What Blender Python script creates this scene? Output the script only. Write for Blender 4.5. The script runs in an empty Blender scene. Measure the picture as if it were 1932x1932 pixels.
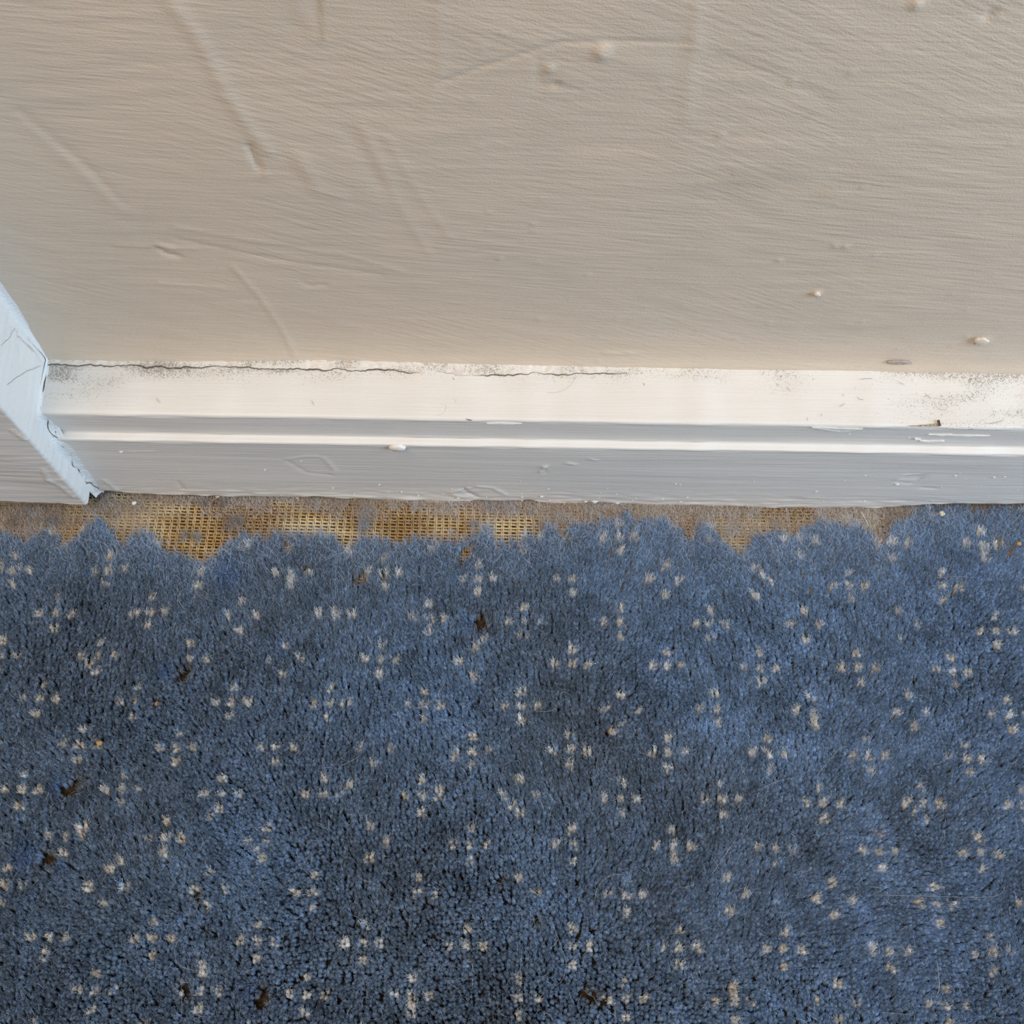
import bpy, math, random
import numpy as np
from mathutils import Matrix, Vector

random.seed(7)
rng = np.random.default_rng(11)
scene = bpy.context.scene
C = scene.collection

# ------------------------------------------------------------------ camera
F_PX, SIZE = 2138.0, 1932.0
PITCH, ROLL, YAW = math.radians(67.614), math.radians(0.2875), math.radians(-0.6975)
CAM = np.array([0.0, -0.24249, 0.508])
fw = np.array([math.sin(YAW)*math.cos(PITCH), math.cos(YAW)*math.cos(PITCH), -math.sin(PITCH)])
r0 = np.array([math.cos(YAW), -math.sin(YAW), 0.0])
u0 = np.cross(r0, fw)
rt = r0*math.cos(ROLL)+u0*math.sin(ROLL)
up = -r0*math.sin(ROLL)+u0*math.cos(ROLL)
cd = bpy.data.cameras.new('camera')
cam = bpy.data.objects.new('camera', cd)
C.objects.link(cam)
cam.matrix_world = Matrix(((rt[0], up[0], -fw[0], CAM[0]), (rt[1], up[1], -fw[1], CAM[1]),
                           (rt[2], up[2], -fw[2], CAM[2]), (0, 0, 0, 1)))
cd.sensor_width = 36.0
cd.sensor_fit = 'HORIZONTAL'
cd.lens = 36.0*F_PX/SIZE
cd.clip_start = 0.01
scene.camera = cam

# ------------------------------------------------------------------ light
scene.view_settings.view_transform = 'Standard'
scene.view_settings.look = 'None'
scene.view_settings.exposure = -0.10
scene.view_settings.gamma = 1.0
scene.view_settings.use_curve_mapping = False
w = bpy.data.worlds.new('room_light')
scene.world = w
w.use_nodes = True
w.node_tree.nodes['Background'].inputs[0].default_value = (0.93, 0.96, 1.0, 1)
w.node_tree.nodes['Background'].inputs[1].default_value = 0.24


def area(name, loc, target, size, size_y, power, color):
    l = bpy.data.lights.new(name, 'AREA')
    l.shape = 'RECTANGLE'
    l.size, l.size_y, l.energy, l.color = size, size_y, power, color
    o = bpy.data.objects.new(name, l)
    C.objects.link(o)
    o.location = loc
    o.rotation_euler = (Vector(target)-Vector(loc)).to_track_quat('-Z', 'Y').to_euler()
    return o


# daylight from a window in the wall to the right, and light off the room's pale ceiling
area('window_daylight', (1.30, -0.44, 0.74), (0.0, -0.1, 0.0), 0.65, 0.9, 24.0, (0.62, 0.81, 1.0))
area('ceiling_bounce', (-0.72, -0.72, 1.85), (-0.2, -0.1, 0.0), 1.3, 1.1, 27.0, (1.0, 0.78, 0.56))


# ------------------------------------------------------------------ helpers
def ray(px, py):
    d = fw+rt*(px-966)/F_PX-up*(py-966)/F_PX
    return d


def on_floor(px, py, z=0.0):
    d = ray(px, py)
    return CAM+d*((z-CAM[2])/d[2])


def on_wall(px, py, y=0.0):
    d = ray(px, py)
    return CAM+d*((y-CAM[1])/d[1])


def project(P):
    d = P-CAM
    z = d@fw
    return 966+F_PX*(d@rt)/z, 966-F_PX*(d@up)/z


def tag(o, label=None, cat=None, group=None, kind=None):
    if label: o['label'] = label
    if cat: o['category'] = cat
    if group: o['group'] = group
    if kind: o['kind'] = kind
    return o


def mesh_np(name, V, polys, mat, parent=None, smooth=False, cols=None, floats=None):
    """polys: list of (n,k) index arrays; cols: per-vertex rgb; floats: dict of per-vertex floats"""
    me = bpy.data.meshes.new(name)
    V = np.asarray(V, dtype=np.float32)
    me.vertices.add(len(V))
    me.vertices.foreach_set('co', V.ravel())
    nl = sum(p.size for p in polys)
    npoly = sum(len(p) for p in polys)
    me.loops.add(nl)
    me.polygons.add(npoly)
    me.loops.foreach_set('vertex_index', np.concatenate([p.ravel() for p in polys]).astype(np.int32))
    tot = np.concatenate([np.full(len(p), p.shape[1]) for p in polys]).astype(np.int32)
    st = np.concatenate([[0], np.cumsum(tot)[:-1]]).astype(np.int32)
    me.polygons.foreach_set('loop_start', st)
    me.polygons.foreach_set('loop_total', tot)
    me.polygons.foreach_set('use_smooth', np.full(npoly, smooth))
    if cols is not None:
        a = me.attributes.new('tint', 'FLOAT_COLOR', 'POINT')
        c4 = np.ones((len(V), 4), dtype=np.float32)
        c4[:, :3] = cols
        a.data.foreach_set('color', c4.ravel())
    for k, v in (floats or {}).items():
        a = me.attributes.new(k, 'FLOAT', 'POINT')
        a.data.foreach_set('value', np.asarray(v, dtype=np.float32))
    me.update(calc_edges=True)
    me.validate()
    me.materials.append(mat)
    o = bpy.data.objects.new(name, me)
    C.objects.link(o)
    if parent: o.parent = parent
    return o


def grid_quads(nu, nv):
    i = np.arange(nu-1)[:, None]*nv+np.arange(nv-1)[None, :]
    i = i.ravel()
    return np.stack([i, i+nv, i+nv+1, i+1], 1)


def box(name, lo, hi, mat, parent=None):
    (a, b, c), (d, e, f) = lo, hi
    V = [(a, b, c), (d, b, c), (d, e, c), (a, e, c), (a, b, f), (d, b, f), (d, e, f), (a, e, f)]
    Q = np.array([(0, 3, 2, 1), (4, 5, 6, 7), (0, 1, 5, 4), (1, 2, 6, 5), (2, 3, 7, 6), (3, 0, 4, 7)])
    return mesh_np(name, V, [Q], mat, parent)


class Field:
    """smooth tiling random relief, sampled bilinearly; lu/lv are feature lengths (m) along and across, ang its heading"""
    def __init__(s, lu, lv, ang=0.0, n=512, size=0.5, seed=0):
        g = np.random.default_rng(seed)
        k = np.fft.fftfreq(n, size/n)*2*np.pi
        kx, ky = np.meshgrid(k, k, indexing='ij')
        a = kx*math.cos(ang)+ky*math.sin(ang)
        b = -kx*math.sin(ang)+ky*math.cos(ang)
        sp = np.exp(-0.5*((a*lu)**2+(b*lv)**2)/4)
        h = np.fft.ifft2(np.fft.fft2(g.normal(size=(n, n)))*sp).real
        s.h = (h-h.mean())/h.std()
        s.n, s.size = n, size

    def __call__(s, u, v):
        a = np.asarray(u)/s.size*s.n
        b = np.asarray(v)/s.size*s.n
        i, j = np.floor(a).astype(int), np.floor(b).astype(int)
        fu, fv = a-i, b-j
        i0, i1, j0, j1 = i % s.n, (i+1) % s.n, j % s.n, (j+1) % s.n
        return (s.h[i0, j0]*(1-fu)+s.h[i1, j0]*fu)*(1-fv)+(s.h[i0, j1]*(1-fu)+s.h[i1, j1]*fu)*fv


def seg_dist(X, Z, pts):
    best = np.full(X.shape, 1e9)
    for (ax, az), (bx, bz) in zip(pts[:-1], pts[1:]):
        dx, dz = bx-ax, bz-az
        t = np.clip(((X-ax)*dx+(Z-az)*dz)/(dx*dx+dz*dz+1e-12), 0, 1)
        best = np.minimum(best, np.hypot(X-ax-t*dx, Z-az-t*dz))
    return best


# ------------------------------------------------------------------ materials
class NT:
    def __init__(s, name):
        s.m = bpy.data.materials.new(name)
        s.m.use_nodes = True
        s.t = s.m.node_tree
        s.b = s.t.nodes['Principled BSDF']

    def n(s, kind, **kw):
        x = s.t.nodes.new(kind)
        for k, v in kw.items():
            if k.startswith('i_'):
                x.inputs[k[2:].replace('_', ' ')].default_value = v
            else:
                setattr(x, k, v)
        return x

    def l(s, a, b): s.t.links.new(a, b)

    def math(s, op, a, b=None, clamp=False):
        x = s.n('ShaderNodeMath', operation=op, use_clamp=clamp)
        for k, v in enumerate((a, b)):
            if v is None: continue
            if isinstance(v, (int, float)): x.inputs[k].default_value = v
            else: s.l(v, x.inputs[k])
        return x.outputs[0]

    def mix(s, f, a, b, mode='MIX'):
        x = s.n('ShaderNodeMix', data_type='RGBA', blend_type=mode)
        for sock, v in ((x.inputs[0], f), (x.inputs[6], a), (x.inputs[7], b)):
            if isinstance(v, (int, float)): sock.default_value = v
            elif isinstance(v, tuple): sock.default_value = v if len(v) == 4 else v+(1,)
            else: s.l(v, sock)
        return x.outputs[2]

    def noise(s, scale, detail=3.0, rot=0.0, stretch=(1, 1, 1), rough=0.5, axis=1):
        tc = s.n('ShaderNodeTexCoord')
        mp = s.n('ShaderNodeMapping', vector_type='TEXTURE')
        r = [0, 0, 0]
        r[axis] = rot
        mp.inputs['Rotation'].default_value = r
        mp.inputs['Scale'].default_value = stretch
        s.l(tc.outputs['Object'], mp.inputs['Vector'])
        x = s.n('ShaderNodeTexNoise')
        x.inputs['Scale'].default_value = scale
        x.inputs['Detail'].default_value = detail
        x.inputs['Roughness'].default_value = rough
        s.l(mp.outputs[0], x.inputs['Vector'])
        return x.outputs[0]

    def ramp(s, v, lo, hi):
        x = s.n('ShaderNodeMapRange', interpolation_type='SMOOTHSTEP')
        x.inputs['From Min'].default_value = lo
        x.inputs['From Max'].default_value = hi
        s.l(v, x.inputs['Value'])
        return x.outputs[0]

    def attr(s, name, out='Fac'):
        x = s.n('ShaderNodeAttribute', attribute_name=name)
        return x.outputs[out]

    def bump(s, h, dist, strength=1.0):
        x = s.n('ShaderNodeBump')
        x.inputs['Distance'].default_value = dist
        x.inputs['Strength'].default_value = strength
        s.l(h, x.inputs['Height'])
        s.l(x.outputs[0], s.b.inputs['Normal'])


def wall_material():
    m = NT('old_wall_paint')
    # brush strokes in several headings, each ruling where a slow mask lets it
    a = m.noise(620, 3, math.radians(8), (14, 1, 1))
    b = m.noise(560, 3, math.radians(24), (11, 1, 1))
    c = m.noise(600, 3, math.radians(-62), (12, 1, 1))
    d = m.noise(700, 3, math.radians(2), (16, 1, 1))
    k1 = m.ramp(m.noise(9, 2), 0.40, 0.58)
    k2 = m.ramp(m.noise(13, 2, 0.7), 0.50, 0.62)
    ab = m.n('ShaderNodeMix', data_type='FLOAT')
    m.l(k1, ab.inputs[0]); m.l(a, ab.inputs[2]); m.l(b, ab.inputs[3])
    abc = m.n('ShaderNodeMix', data_type='FLOAT')
    kk = m.math('MULTIPLY', k2, 0.75)
    m.l(kk, abc.inputs[0]); m.l(ab.outputs[0], abc.inputs[2]); m.l(c, abc.inputs[3])
    s = m.math('ADD', m.math('MULTIPLY', abc.outputs[0], 1.0), m.math('MULTIPLY', d, 0.65))
    grain = m.noise(1500, 2)
    s = m.math('ADD', s, m.math('MULTIPLY', grain, 0.40))
    m.bump(s, 0.0010, 0.31)
    base = m.mix(m.ramp(m.noise(22, 4), 0.35, 0.7), (0.735, 0.622, 0.505), (0.705, 0.605, 0.495))
    st = m.attr('stain')
    base = m.mix(st, base, (0.40, 0.345, 0.28))
    dr = m.attr('drip')
    base = m.mix(dr, base, (0.42, 0.28, 0.12))
    m.l(base, m.b.inputs['Base Color'])
    m.b.inputs['Roughness'].default_value = 0.55
    m.b.inputs['Specular IOR Level'].default_value = 0.3
    return m.m


def gloss_material(name, col, dirt_col=(0.19, 0.155, 0.12), rough=0.42, bump=0.38):
    m = NT(name)
    a = m.noise(1100, 3, 0.0, (38, 1, 1))
    b = m.noise(1500, 2, 0.0, (3, 1, 1))
    s = m.math('ADD', a, m.math('MULTIPLY', b, 0.3))
    m.bump(s, 0.0006, bump)
    base = m.mix(m.ramp(m.noise(30, 3), 0.3, 0.75), col, tuple(x*0.97 for x in col))
    # settled dust: fine dark grains, thick where the dust attribute is high
    dust = m.attr('dust')
    g1 = m.noise(1900, 2, 0.3, (1, 1, 1), 0.6)
    g2 = m.noise(700, 2, 0.9)
    g = m.math('ADD', m.math('MULTIPLY', g1, 0.75), m.math('MULTIPLY', g2, 0.25))
    th = m.math('SUBTRACT', 0.70, m.math('MULTIPLY', dust, 0.24))
    sp = m.math('MULTIPLY', m.math('SUBTRACT', g, th), 12.0, True)
    sp = m.math('MULTIPLY', sp, m.math('MULTIPLY', dust, 3.0, True))
    sp = m.math('MULTIPLY', sp, 0.72)
    base = m.mix(sp, base, dirt_col)
    film = m.math('MULTIPLY', dust, 0.16, True)
    base = m.mix(film, base, (0.45, 0.40, 0.33))
    base = m.mix(m.attr('bare'), base, (0.33, 0.26, 0.16))
    m.l(base, m.b.inputs['Base Color'])
    m.b.inputs['Roughness'].default_value = rough
    m.b.inputs['Specular IOR Level'].default_value = 0.35
    return m.m


def yarn_material(name, rough=0.95, translucent=0.0, sheen=0.0):
    m = NT(name)
    m.l(m.attr('tint', 'Color'), m.b.inputs['Base Color'])
    m.b.inputs['Roughness'].default_value = rough
    m.b.inputs['Specular IOR Level'].default_value = 0.08
    m.b.inputs['Sheen Weight'].default_value = sheen
    m.b.inputs['Sheen Roughness'].default_value = 0.5
    return m.m


def plain(name, col, rough=0.8, nscale=300, var=0.25, spec=0.2):
    m = NT(name)
    base = m.mix(m.ramp(m.noise(nscale, 4), 0.3, 0.7), col, tuple(x*(1-var) for x in col))
    m.l(base, m.b.inputs['Base Color'])
    m.b.inputs['Roughness'].default_value = rough
    m.b.inputs['Specular IOR Level'].default_value = spec
    return m.m


M_WALL = wall_material()
M_GLOSS = gloss_material('white_gloss_paint', (0.80, 0.775, 0.74))
M_TRIM = gloss_material('white_trim_paint', (0.80, 0.785, 0.76))
M_CAULK = gloss_material('old_caulk', (0.79, 0.75, 0.70), rough=0.7, bump=0.8)
M_WCAULK = gloss_material('white_caulk', (0.82, 0.82, 0.82), rough=0.6, bump=0.8)
M_CHIP = plain('flaked_paint', (0.78, 0.775, 0.76), 0.4, 500, 0.05, 0.4)
M_BARE = plain('bare_wood', (0.50, 0.42, 0.29), 0.8, 900, 0.5)
M_CRACK = plain('crack_dirt', (0.20, 0.16, 0.12), 0.9, 900, 0.5)
M_SUB = plain('floorboards', (0.12, 0.085, 0.055), 0.9, 60, 0.4)
M_BACK = plain('jute_backing', (0.085, 0.062, 0.036), 1.0, 700, 0.7)
M_YARN = yarn_material('backing_yarn')
M_PILE = yarn_material('wool_pile', 1.0, sheen=0.0)
M_LINT = yarn_material('lint', 1.0)
M_SMUDGE = plain('grey_smudge', (0.50, 0.43, 0.37), 0.7, 600, 0.3)
M_HAIR = plain('pale_hair', (0.62, 0.60, 0.55), 0.4, 500, 0.1, 0.4)
M_DHAIR = plain('dark_hair', (0.20, 0.17, 0.14), 0.5, 500, 0.2, 0.3)
M_STRAW = plain('straw', (0.75, 0.68, 0.52), 0.5, 500, 0.15, 0.3)
M_CRUMB = plain('crumb', (0.55, 0.33, 0.12), 0.8, 900, 0.4)

# ------------------------------------------------------------------ measures (metres)
ZT, T1 = 0.0840, 0.0264          # top of the skirting and how deep its top ledge is
Z2, T2 = 0.0657, 0.0297          # lower step
XT, YT = -0.2018, -0.0400        # face of the pier at the left end of the wall
PXX, QY = 12*3.63e-3, 0.01994    # repeat of the carpet pattern
MX, MY = 0.00407, -0.09073
ZP = 0.0065                      # pile height
X0, X1 = -0.46, 0.50

xs_fine = np.arange(-0.2018, 0.3201, 0.0011)
xs_wall = np.concatenate([xs_fine, np.arange(0.36, X1+1e-6, 0.01)])

# ------------------------------------------------------------------ wall
zs_wall = np.concatenate([np.arange(0.070, 0.345, 0.001), np.arange(0.35, 0.62, 0.01)])
GX, GZ = np.meshgrid(xs_wall, zs_wall, indexing='ij')
H = np.zeros(GX.shape)
f1, f2, f3 = Field(.05, .03, .3, seed=1), Field(.012, .004, -.25, seed=2), Field(.016, .0025, .05, seed=3)
f4, f5 = Field(.018, .003, 1.05, seed=4), Field(.02, .02, 0, seed=5)
k = np.clip(f5(GX, GZ)*.5+.5, 0, 1)
H += f1(GX, GZ)*.00028+f2(GX, GZ)*.000055*k+f3(GX, GZ)*.00005*(1-k)+f4(GX, GZ)*.00004*np.clip(f5(GX+.2, GZ+.1), 0, 1)
# a hump of thick paint just above the skirting
H += .0006*np.exp(-((GZ-ZT)/.004)**2)


def wp(*pts): return [(on_wall(*p)[0], on_wall(*p)[2]) for p in pts]


def ridge(amp, width, *pts):
    global H
    d = seg_dist(GX, GZ, wp(*pts))
    H = H+amp*np.exp(-(d/width)**2)


ridge(.0004, .0026, (318, 0), (375, 75), (425, 175), (470, 240), (505, 285))
ridge(.0003, .0011, (440, 505), (490, 560), (530, 620), (556, 672))
ridge(-.0008, .0010, (470, 275), (481, 302), (493, 324))
ridge(.0005, .0012, (493, 322), (500, 328))
ridge(-.0007, .0010, (297, 470), (314, 482), (337, 486))
ridge(.0004, .0010, (297, 463), (325, 470))
ridge(-.00030, .0009, (830, 158), (900, 130), (1010, 94), (1060, 80), (1130, 78), (1305, 81))
ridge(.0002, .0020, (1316, 0), (1309, 85))
ridge(.0002, .0025, (1309, 85), (1300, 160), (1295, 220))
ridge(.00012, .0018, (828, 0), (832, 140), (798, 222))
ridge(.00035, .0030, (562, 295), (590, 340), (600, 358), (640, 368))
ridge(-.0002, .0030, (655, 250), (700, 320), (715, 345))
ridge(-.0003, .0010, (570, 532), (585, 541), (612, 538))
ridge(.0002, .0012, (330, 430), (480, 455), (640, 480), (760, 512))
ridge(-.00025, .0010, (330, 452), (500, 487), (720, 520))
ridge(.0003, .0010, (220, 465), (300, 468), (370, 472))
ridge(.00025, .0010, (300, 535), (420, 543))
ridge(.00022, .0030, (60, 240), (160, 330), (240, 400))
ridge(-.0003, .0020, (40, 215), (170, 320), (230, 385))
ridge(.00013, .0016, (680, 235), (760, 400), (810, 480))
ridge(.00013, .0016, (730, 260), (800, 380), (850, 450))
ridge(-.0002, .0010, (1013, 108), (1016, 160), (1050, 163), (1090, 172))
ridge(.0003, .0012, (1140, 667), (1190, 668))
ridge(.0002, .0030, (560, 0), (600, 80), (555, 100))
ridge(-.0002, .0020, (1350, 110), (1450, 140), (1560, 190))


def blob(px, py, r, amp):
    global H
    p = on_wall(px, py)
    H = H+amp*np.exp(-((np.hypot(GX-p[0], (GZ-p[2])*.8))/r)**2)


blob(1137, 98, .0019, .0013)
blob(1139, 97, .0008, -.0008)
blob(1037, 130, .0010, .0008)
blob(1050, 160, .0009, -.0006)
blob(1540, 553, .0011, .0010)
blob(1470, 491, .0008, .0006)
blob(1595, 465, .0008, .0006)
blob(1850, 643, .0028, .0007)
blob(1730, 8, .0014, .0009)
blob(1867, 30, .0014, -.0007)
blob(1495, 154, .0009, .0005)
blob(1360, 255, .0010, .0005)
for _ in range(70):
    blob(rng.uniform(850, 1930), 690*rng.random()**.6, rng.uniform(.0005, .0009), rng.uniform(.0002, .00045))
for _ in range(14):
    blob(rng.uniform(60, 850), rng.uniform(20, 660), rng.uniform(.0005, .001), rng.uniform(-.0003, .0003))

ST = np.zeros(GX.shape)


def stain(px, py, rx, rz, a, ang=0.0):
    global ST
    p = on_wall(px, py)
    dx, dz = GX-p[0], GZ-p[2]
    u, v = dx*math.cos(ang)+dz*math.sin(ang), -dx*math.sin(ang)+dz*math.cos(ang)
    ST = np.maximum(ST, a*np.exp(-((u/rx)**2+(v/rz)**2))*np.clip(.75+.35*f2(GX, GZ), .2, 1.3))


stain(1440, 335, .017, .007, .22, .15)
stain(1545, 190, .010, .004, .22, .7)
stain(1530, 215, .004, .0018, .26, .9)
stain(1280, 270, .012, .006, .10)
stain(1270, 470, .02, .012, .06)
stain(1640, 620, .016, .003, .14)
stain(1600, 340, .02, .01, .08, .3)
stain(1050, 240, .02, .012, .07, .4)
stain(1045, 135, .006, .006, .10)
DR = .8*np.exp(-(seg_dist(GX, GZ, wp((602, -40), (607, 76)))/.0009)**2)*np.clip(.55+.3*f5(GX*3, GZ*3), .15, 1)
V = np.stack([GX, -H, GZ], -1).reshape(-1, 3)
wall = mesh_np('wall_back', V, [grid_quads(*GX.shape)], M_WALL, None, True, floats={'stain': ST.ravel(), 'drip': DR.ravel()})
tag(wall, 'beige painted wall with brush strokes, cracks and dents', 'wall', kind='structure')
# the wall has a body behind its face
bw = box('wall_core', (X0, 0.004, -0.02), (X1, 0.10, 0.62), M_WALL, wall)


def patch(name, centre, nrm, up_v, outline, thick, mat, parent, ragged=.12, seed=0):
    """a thin raised flake: outline radii in its own plane, chamfered"""
    g = np.random.default_rng(seed)
    n = 22
    nrm = np.array(nrm, float); nrm /= np.linalg.norm(nrm)
    a = np.cross(up_v, nrm); a /= np.linalg.norm(a)
    b = np.cross(nrm, a)
    t = np.linspace(0, 2*np.pi, n, endpoint=False)
    rad = 1+g.normal(size=n)*ragged
    rx, rz = outline
    ring = lambda s, h: centre+np.outer(np.cos(t)*rx*rad*s, a)+np.outer(np.sin(t)*rz*rad*s, b)+nrm*h
    V = np.concatenate([ring(1, -.0004), ring(.98, thick*.6), ring(.8, thick), [centre+nrm*thick*.9]])
    i = np.arange(n); j = (i+1) % n
    Q = np.concatenate([np.stack([i+o, j+o, j+o+n, i+o+n], 1) for o in (0, n)])
    Tt = np.stack([i+2*n, j+2*n, np.full(n, 3*n)], 1)
    return mesh_np(name, V, [Q, Tt], mat, parent, True)


patch('dirt_mark', on_wall(1695, 684)+[0, -.0002, 0], (0, -1, 0), (0, 0, 1), (.0052, .0014), .00012, M_SMUDGE, wall, .05, 3)
patch('paint_flake', on_wall(1851, 641)+[0, -.0008, 0], (0, -1, .1), (.4, 0, 1), (.0030, .0022), .0006, M_WALL, wall, .12, 4)
patch('paint_flake', on_wall(1541, 552)+[0, -.0009, 0], (0, -1, .1), (.3, 0, 1), (.0012, .0008), .0006, M_WALL, wall, .2, 6)

# ------------------------------------------------------------------ skirting board
xs_sk = np.concatenate([xs_fine, np.arange(0.36, X1+1e-6, 0.01)])
bot_px = [(150, 921), (190, 926), (330, 934), (480, 937), (620, 939), (740, 945), (830, 949), (900, 944), (1000, 946),
          (1080, 952), (1120, 950), (1440, 957), (1560, 957), (1660, 958), (1720, 953), (1760, 950), (1932, 949), (2100, 949)]
bp = np.array([on_wall(x, y, -T2) for x, y in bot_px])
zb = np.interp(xs_sk, bp[:, 0], bp[:, 2])+Field(.004, .004, seed=8)(xs_sk, xs_sk*0)*.00015
prof = []          # (y, z, ny, nz, kind)  kind 0 face1, 1 ledge2, 2 face2, 3 top
n1 = 64
for i in range(n1): prof.append((-T2, ('b', i/(n1-1)), -1, 0))
R1 = .0011
for i in range(1, 6):
    a = i/5*math.pi/2
    prof.append((-T2+R1-R1*math.cos(a), Z2-R1+R1*math.sin(a), -math.cos(a), math.sin(a)))
for i in range(1, 4): prof.append((-T2+R1+(T2-T1-R1)*i/3, Z2+.0001*i, 0, 1))
n2 = 20
R2 = .0014
for i in range(1, n2): prof.append((-T1, Z2+.0003+(ZT-R2-Z2-.0003)*i/(n2-1), -1, 0))
for i in range(1, 7):
    a = i/6*math.pi/2
    prof.append((-T1+R2-R2*math.cos(a), ZT-R2+R2*math.sin(a), -math.cos(a), math.sin(a)))
n3 = 30
for i in range(1, n3+1): prof.append((-T1+R2+(T1-R2+.001)*i/n3, ZT, 0, 1))
nx, npf = len(xs_sk), len(prof)
Y = np.zeros((nx, npf)); Z = np.zeros((nx, npf)); NY = np.zeros(npf); NZ = np.zeros(npf)
for j, (y, z, ny, nz) in enumerate(prof):
    Y[:, j] = y
    Z[:, j] = zb+(Z2-R1-zb)*z[1] if isinstance(z, tuple) else z
    NY[j], NZ[j] = ny, nz
XX = np.repeat(xs_sk[:, None], npf, 1)
S = Y*0+Z-Y                                   # arc-like coordinate over the profile
D = Field(.04, .0022, 0, seed=21)(XX, S)*.000035+Field(.05, .012, 0, seed=22)(XX, S)*.00012
low = np.clip((Z-.012)/-.008+.0, 0, 1)
D += Field(.006, .0008, 0, seed=23)(XX, S)*.00018*np.clip((.022-Z)/.016, 0, 1)*(NY[None, :] < -.5)
edge_w = Field(.010, .01, 0, seed=24)(XX, S*0)*.0002
D += edge_w*((np.abs(Z-ZT) < .002) | (np.abs(Z-Z2) < .0015))


def sk_ridge(amp, width, *pts):
    global D
    q = [on_wall(px, py, -T2) for px, py in pts]
    d = seg_dist(XX, Z, [(p[0], p[2]) for p in q])
    D = D+amp*np.exp(-(d/width)**2)*(Y < -T2+.0005)


for pts, amp, wd in [([(540, 868), (575, 862), (600, 862)], .0003, .0009), ([(610, 865), (632, 888), (628, 893)], .00035, .0009),
                     ([(540, 870), (580, 893), (625, 897)], -.0003, .0009),
                     ([(850, 930), (866, 925), (885, 921)], .0006, .0008), ([(875, 922), (884, 932), (900, 938)], -.0009, .0008),
                     ([(900, 918), (930, 921), (955, 934)], .0005, .0008), ([(855, 934), (880, 940)], .0006, .0009),
                     ([(1690, 905), (1705, 897), (1735, 896)], .0004, .0008), ([(1692, 910), (1720, 913), (1735, 905)], -.0004, .0008),
                     ([(1712, 902), (1722, 900), (1732, 901)], -.0004, .003), ([(1738, 920), (1768, 922)], -.0004, .0006),
                     ([(195, 905), (222, 925)], .0004, .001), ([(335, 908), (345, 922)], -.0005, .0007),
                     ([(1022, 890), (1026, 878), (1030, 880)], .0008, .0006), ([(1025, 885), (1028, 892)], -.0006, .0006),
                     ([(1485, 948), (1560, 946), (1700, 945), (1800, 948)], -.0004, .0006), ([(1450, 941), (1600, 943), (1710, 944)], -.0003, .0005),
                     ([(350, 925), (420, 926), (480, 928)], .0003, .0006), ([(480, 931), (700, 938), (860, 945)], .0004, .0007),
                     ([(240, 853), (290, 853)], .0003, .0006), ([(1110, 865), (1128, 868)], .0004, .0005),
                     ([(1070, 873), (1086, 876)], .0006, .0006)]:
    sk_ridge(amp, wd, *pts)
Yd, Zd = Y+D*NY[None, :], Z+D*NZ[None, :]
V = np.stack([XX, Yd, Zd], -1).reshape(-1, 3)
# dust settles on the ledge: thick along the wall, in the corner and towards the far end
top = (np.abs(Z-ZT) < .0016) & (Y > -T1-.0004)
uy = np.clip(-Y/T1, 0, 1)
dust = np.where(top, .16+.75*np.exp(-(uy/.30)**2)*np.clip(1.15-.9*(XX-XT)/.45, .3, 1), 0)
dust += np.where(top, .75*np.exp(-((XX-XT)/.035)**2)*np.exp(-(uy/.75)**2), 0)
dust += np.where(top, .40*np.clip((XX-.09)/.10, 0, 1), 0)
dust *= np.clip(.9+.3*Field(.012, .004, seed=31)(XX, S), .2, 1.5)
dust += np.where((Y > -T2+.0008) & (np.abs(Z-Z2) < .0006), .22, 0)
low_dirt = np.where(Y < -T2+.0005, .35*np.exp(-((Z-zb[:, None])/.0015)**2), 0)
dust = np.clip(dust+low_dirt, 0, 1.1)
bare = .85*np.where(Y < -T2+.0005, np.exp(-((Z-zb[:, None])/.0007)**2)*np.clip(Field(.01, .01, seed=33)(XX, XX*0), 0, 1), 0)
board = mesh_np('baseboard_back', V, [grid_quads(nx, npf)], M_GLOSS, None, True, floats={'dust': dust.ravel(), 'bare': bare.ravel()})
tag(board, 'white gloss stepped skirting board along the foot of the wall', 'baseboard', kind='structure')
box('board_core', (XT, -T1+.003, .012), (X1, -.0005, ZT-.003), M_BARE, board)

# the seam of old caulk on the ledge: a low stippled bead with a torn front edge
cpx = [(84, 688), (130, 691), (250, 690), (340, 694), (480, 694.5), (580, 699.5), (680, 698), (760, 703), (830, 703.5), (960, 705), (1090, 706), (1215, 708), (1330, 709)]


def on_plane_z(px, py, z): return on_floor(px, py, z)


cp = np.array([on_plane_z(x, y, ZT) for x, y in cpx])
cx = np.arange(cp[0, 0], cp[-1, 0], .0006)
fy = np.interp(cx, cp[:, 0], cp[:, 1])+Field(.0022, .002, seed=41)(cx, cx*0)*.00030+Field(.0008, .002, n=1024, seed=46)(cx, cx*0)*.00016+Field(.009, .01, seed=42)(cx, cx*0)*.0004
amp = np.clip((cp[-1, 0]-cx)/.06, 0.05, 1)
nv = 12
CV = np.zeros((len(cx), nv, 3))
fc = Field(.0012, .0012, seed=43)
for j in range(nv):
    t = j/(nv-1)
    y = fy*(1-t)+.0012*t
    h = (.00055+.0016*t**3)*amp
    if j == 0: h = -.0006
    CV[:, j, 0], CV[:, j, 1] = cx, y+(0 if j else -.00004)
    CV[:, j, 2] = ZT+h+(fc(cx, y)*.00016*amp if j else 0)
cd_ = np.clip(.75*np.clip(1.1-(CV[:, :, 0]-XT)/.42, .25, 1)+.25*Field(.01, .004, seed=44)(CV[:, :, 0], CV[:, :, 1]), 0.1, 1.1)
cb_ = np.zeros(cd_.shape)
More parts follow.
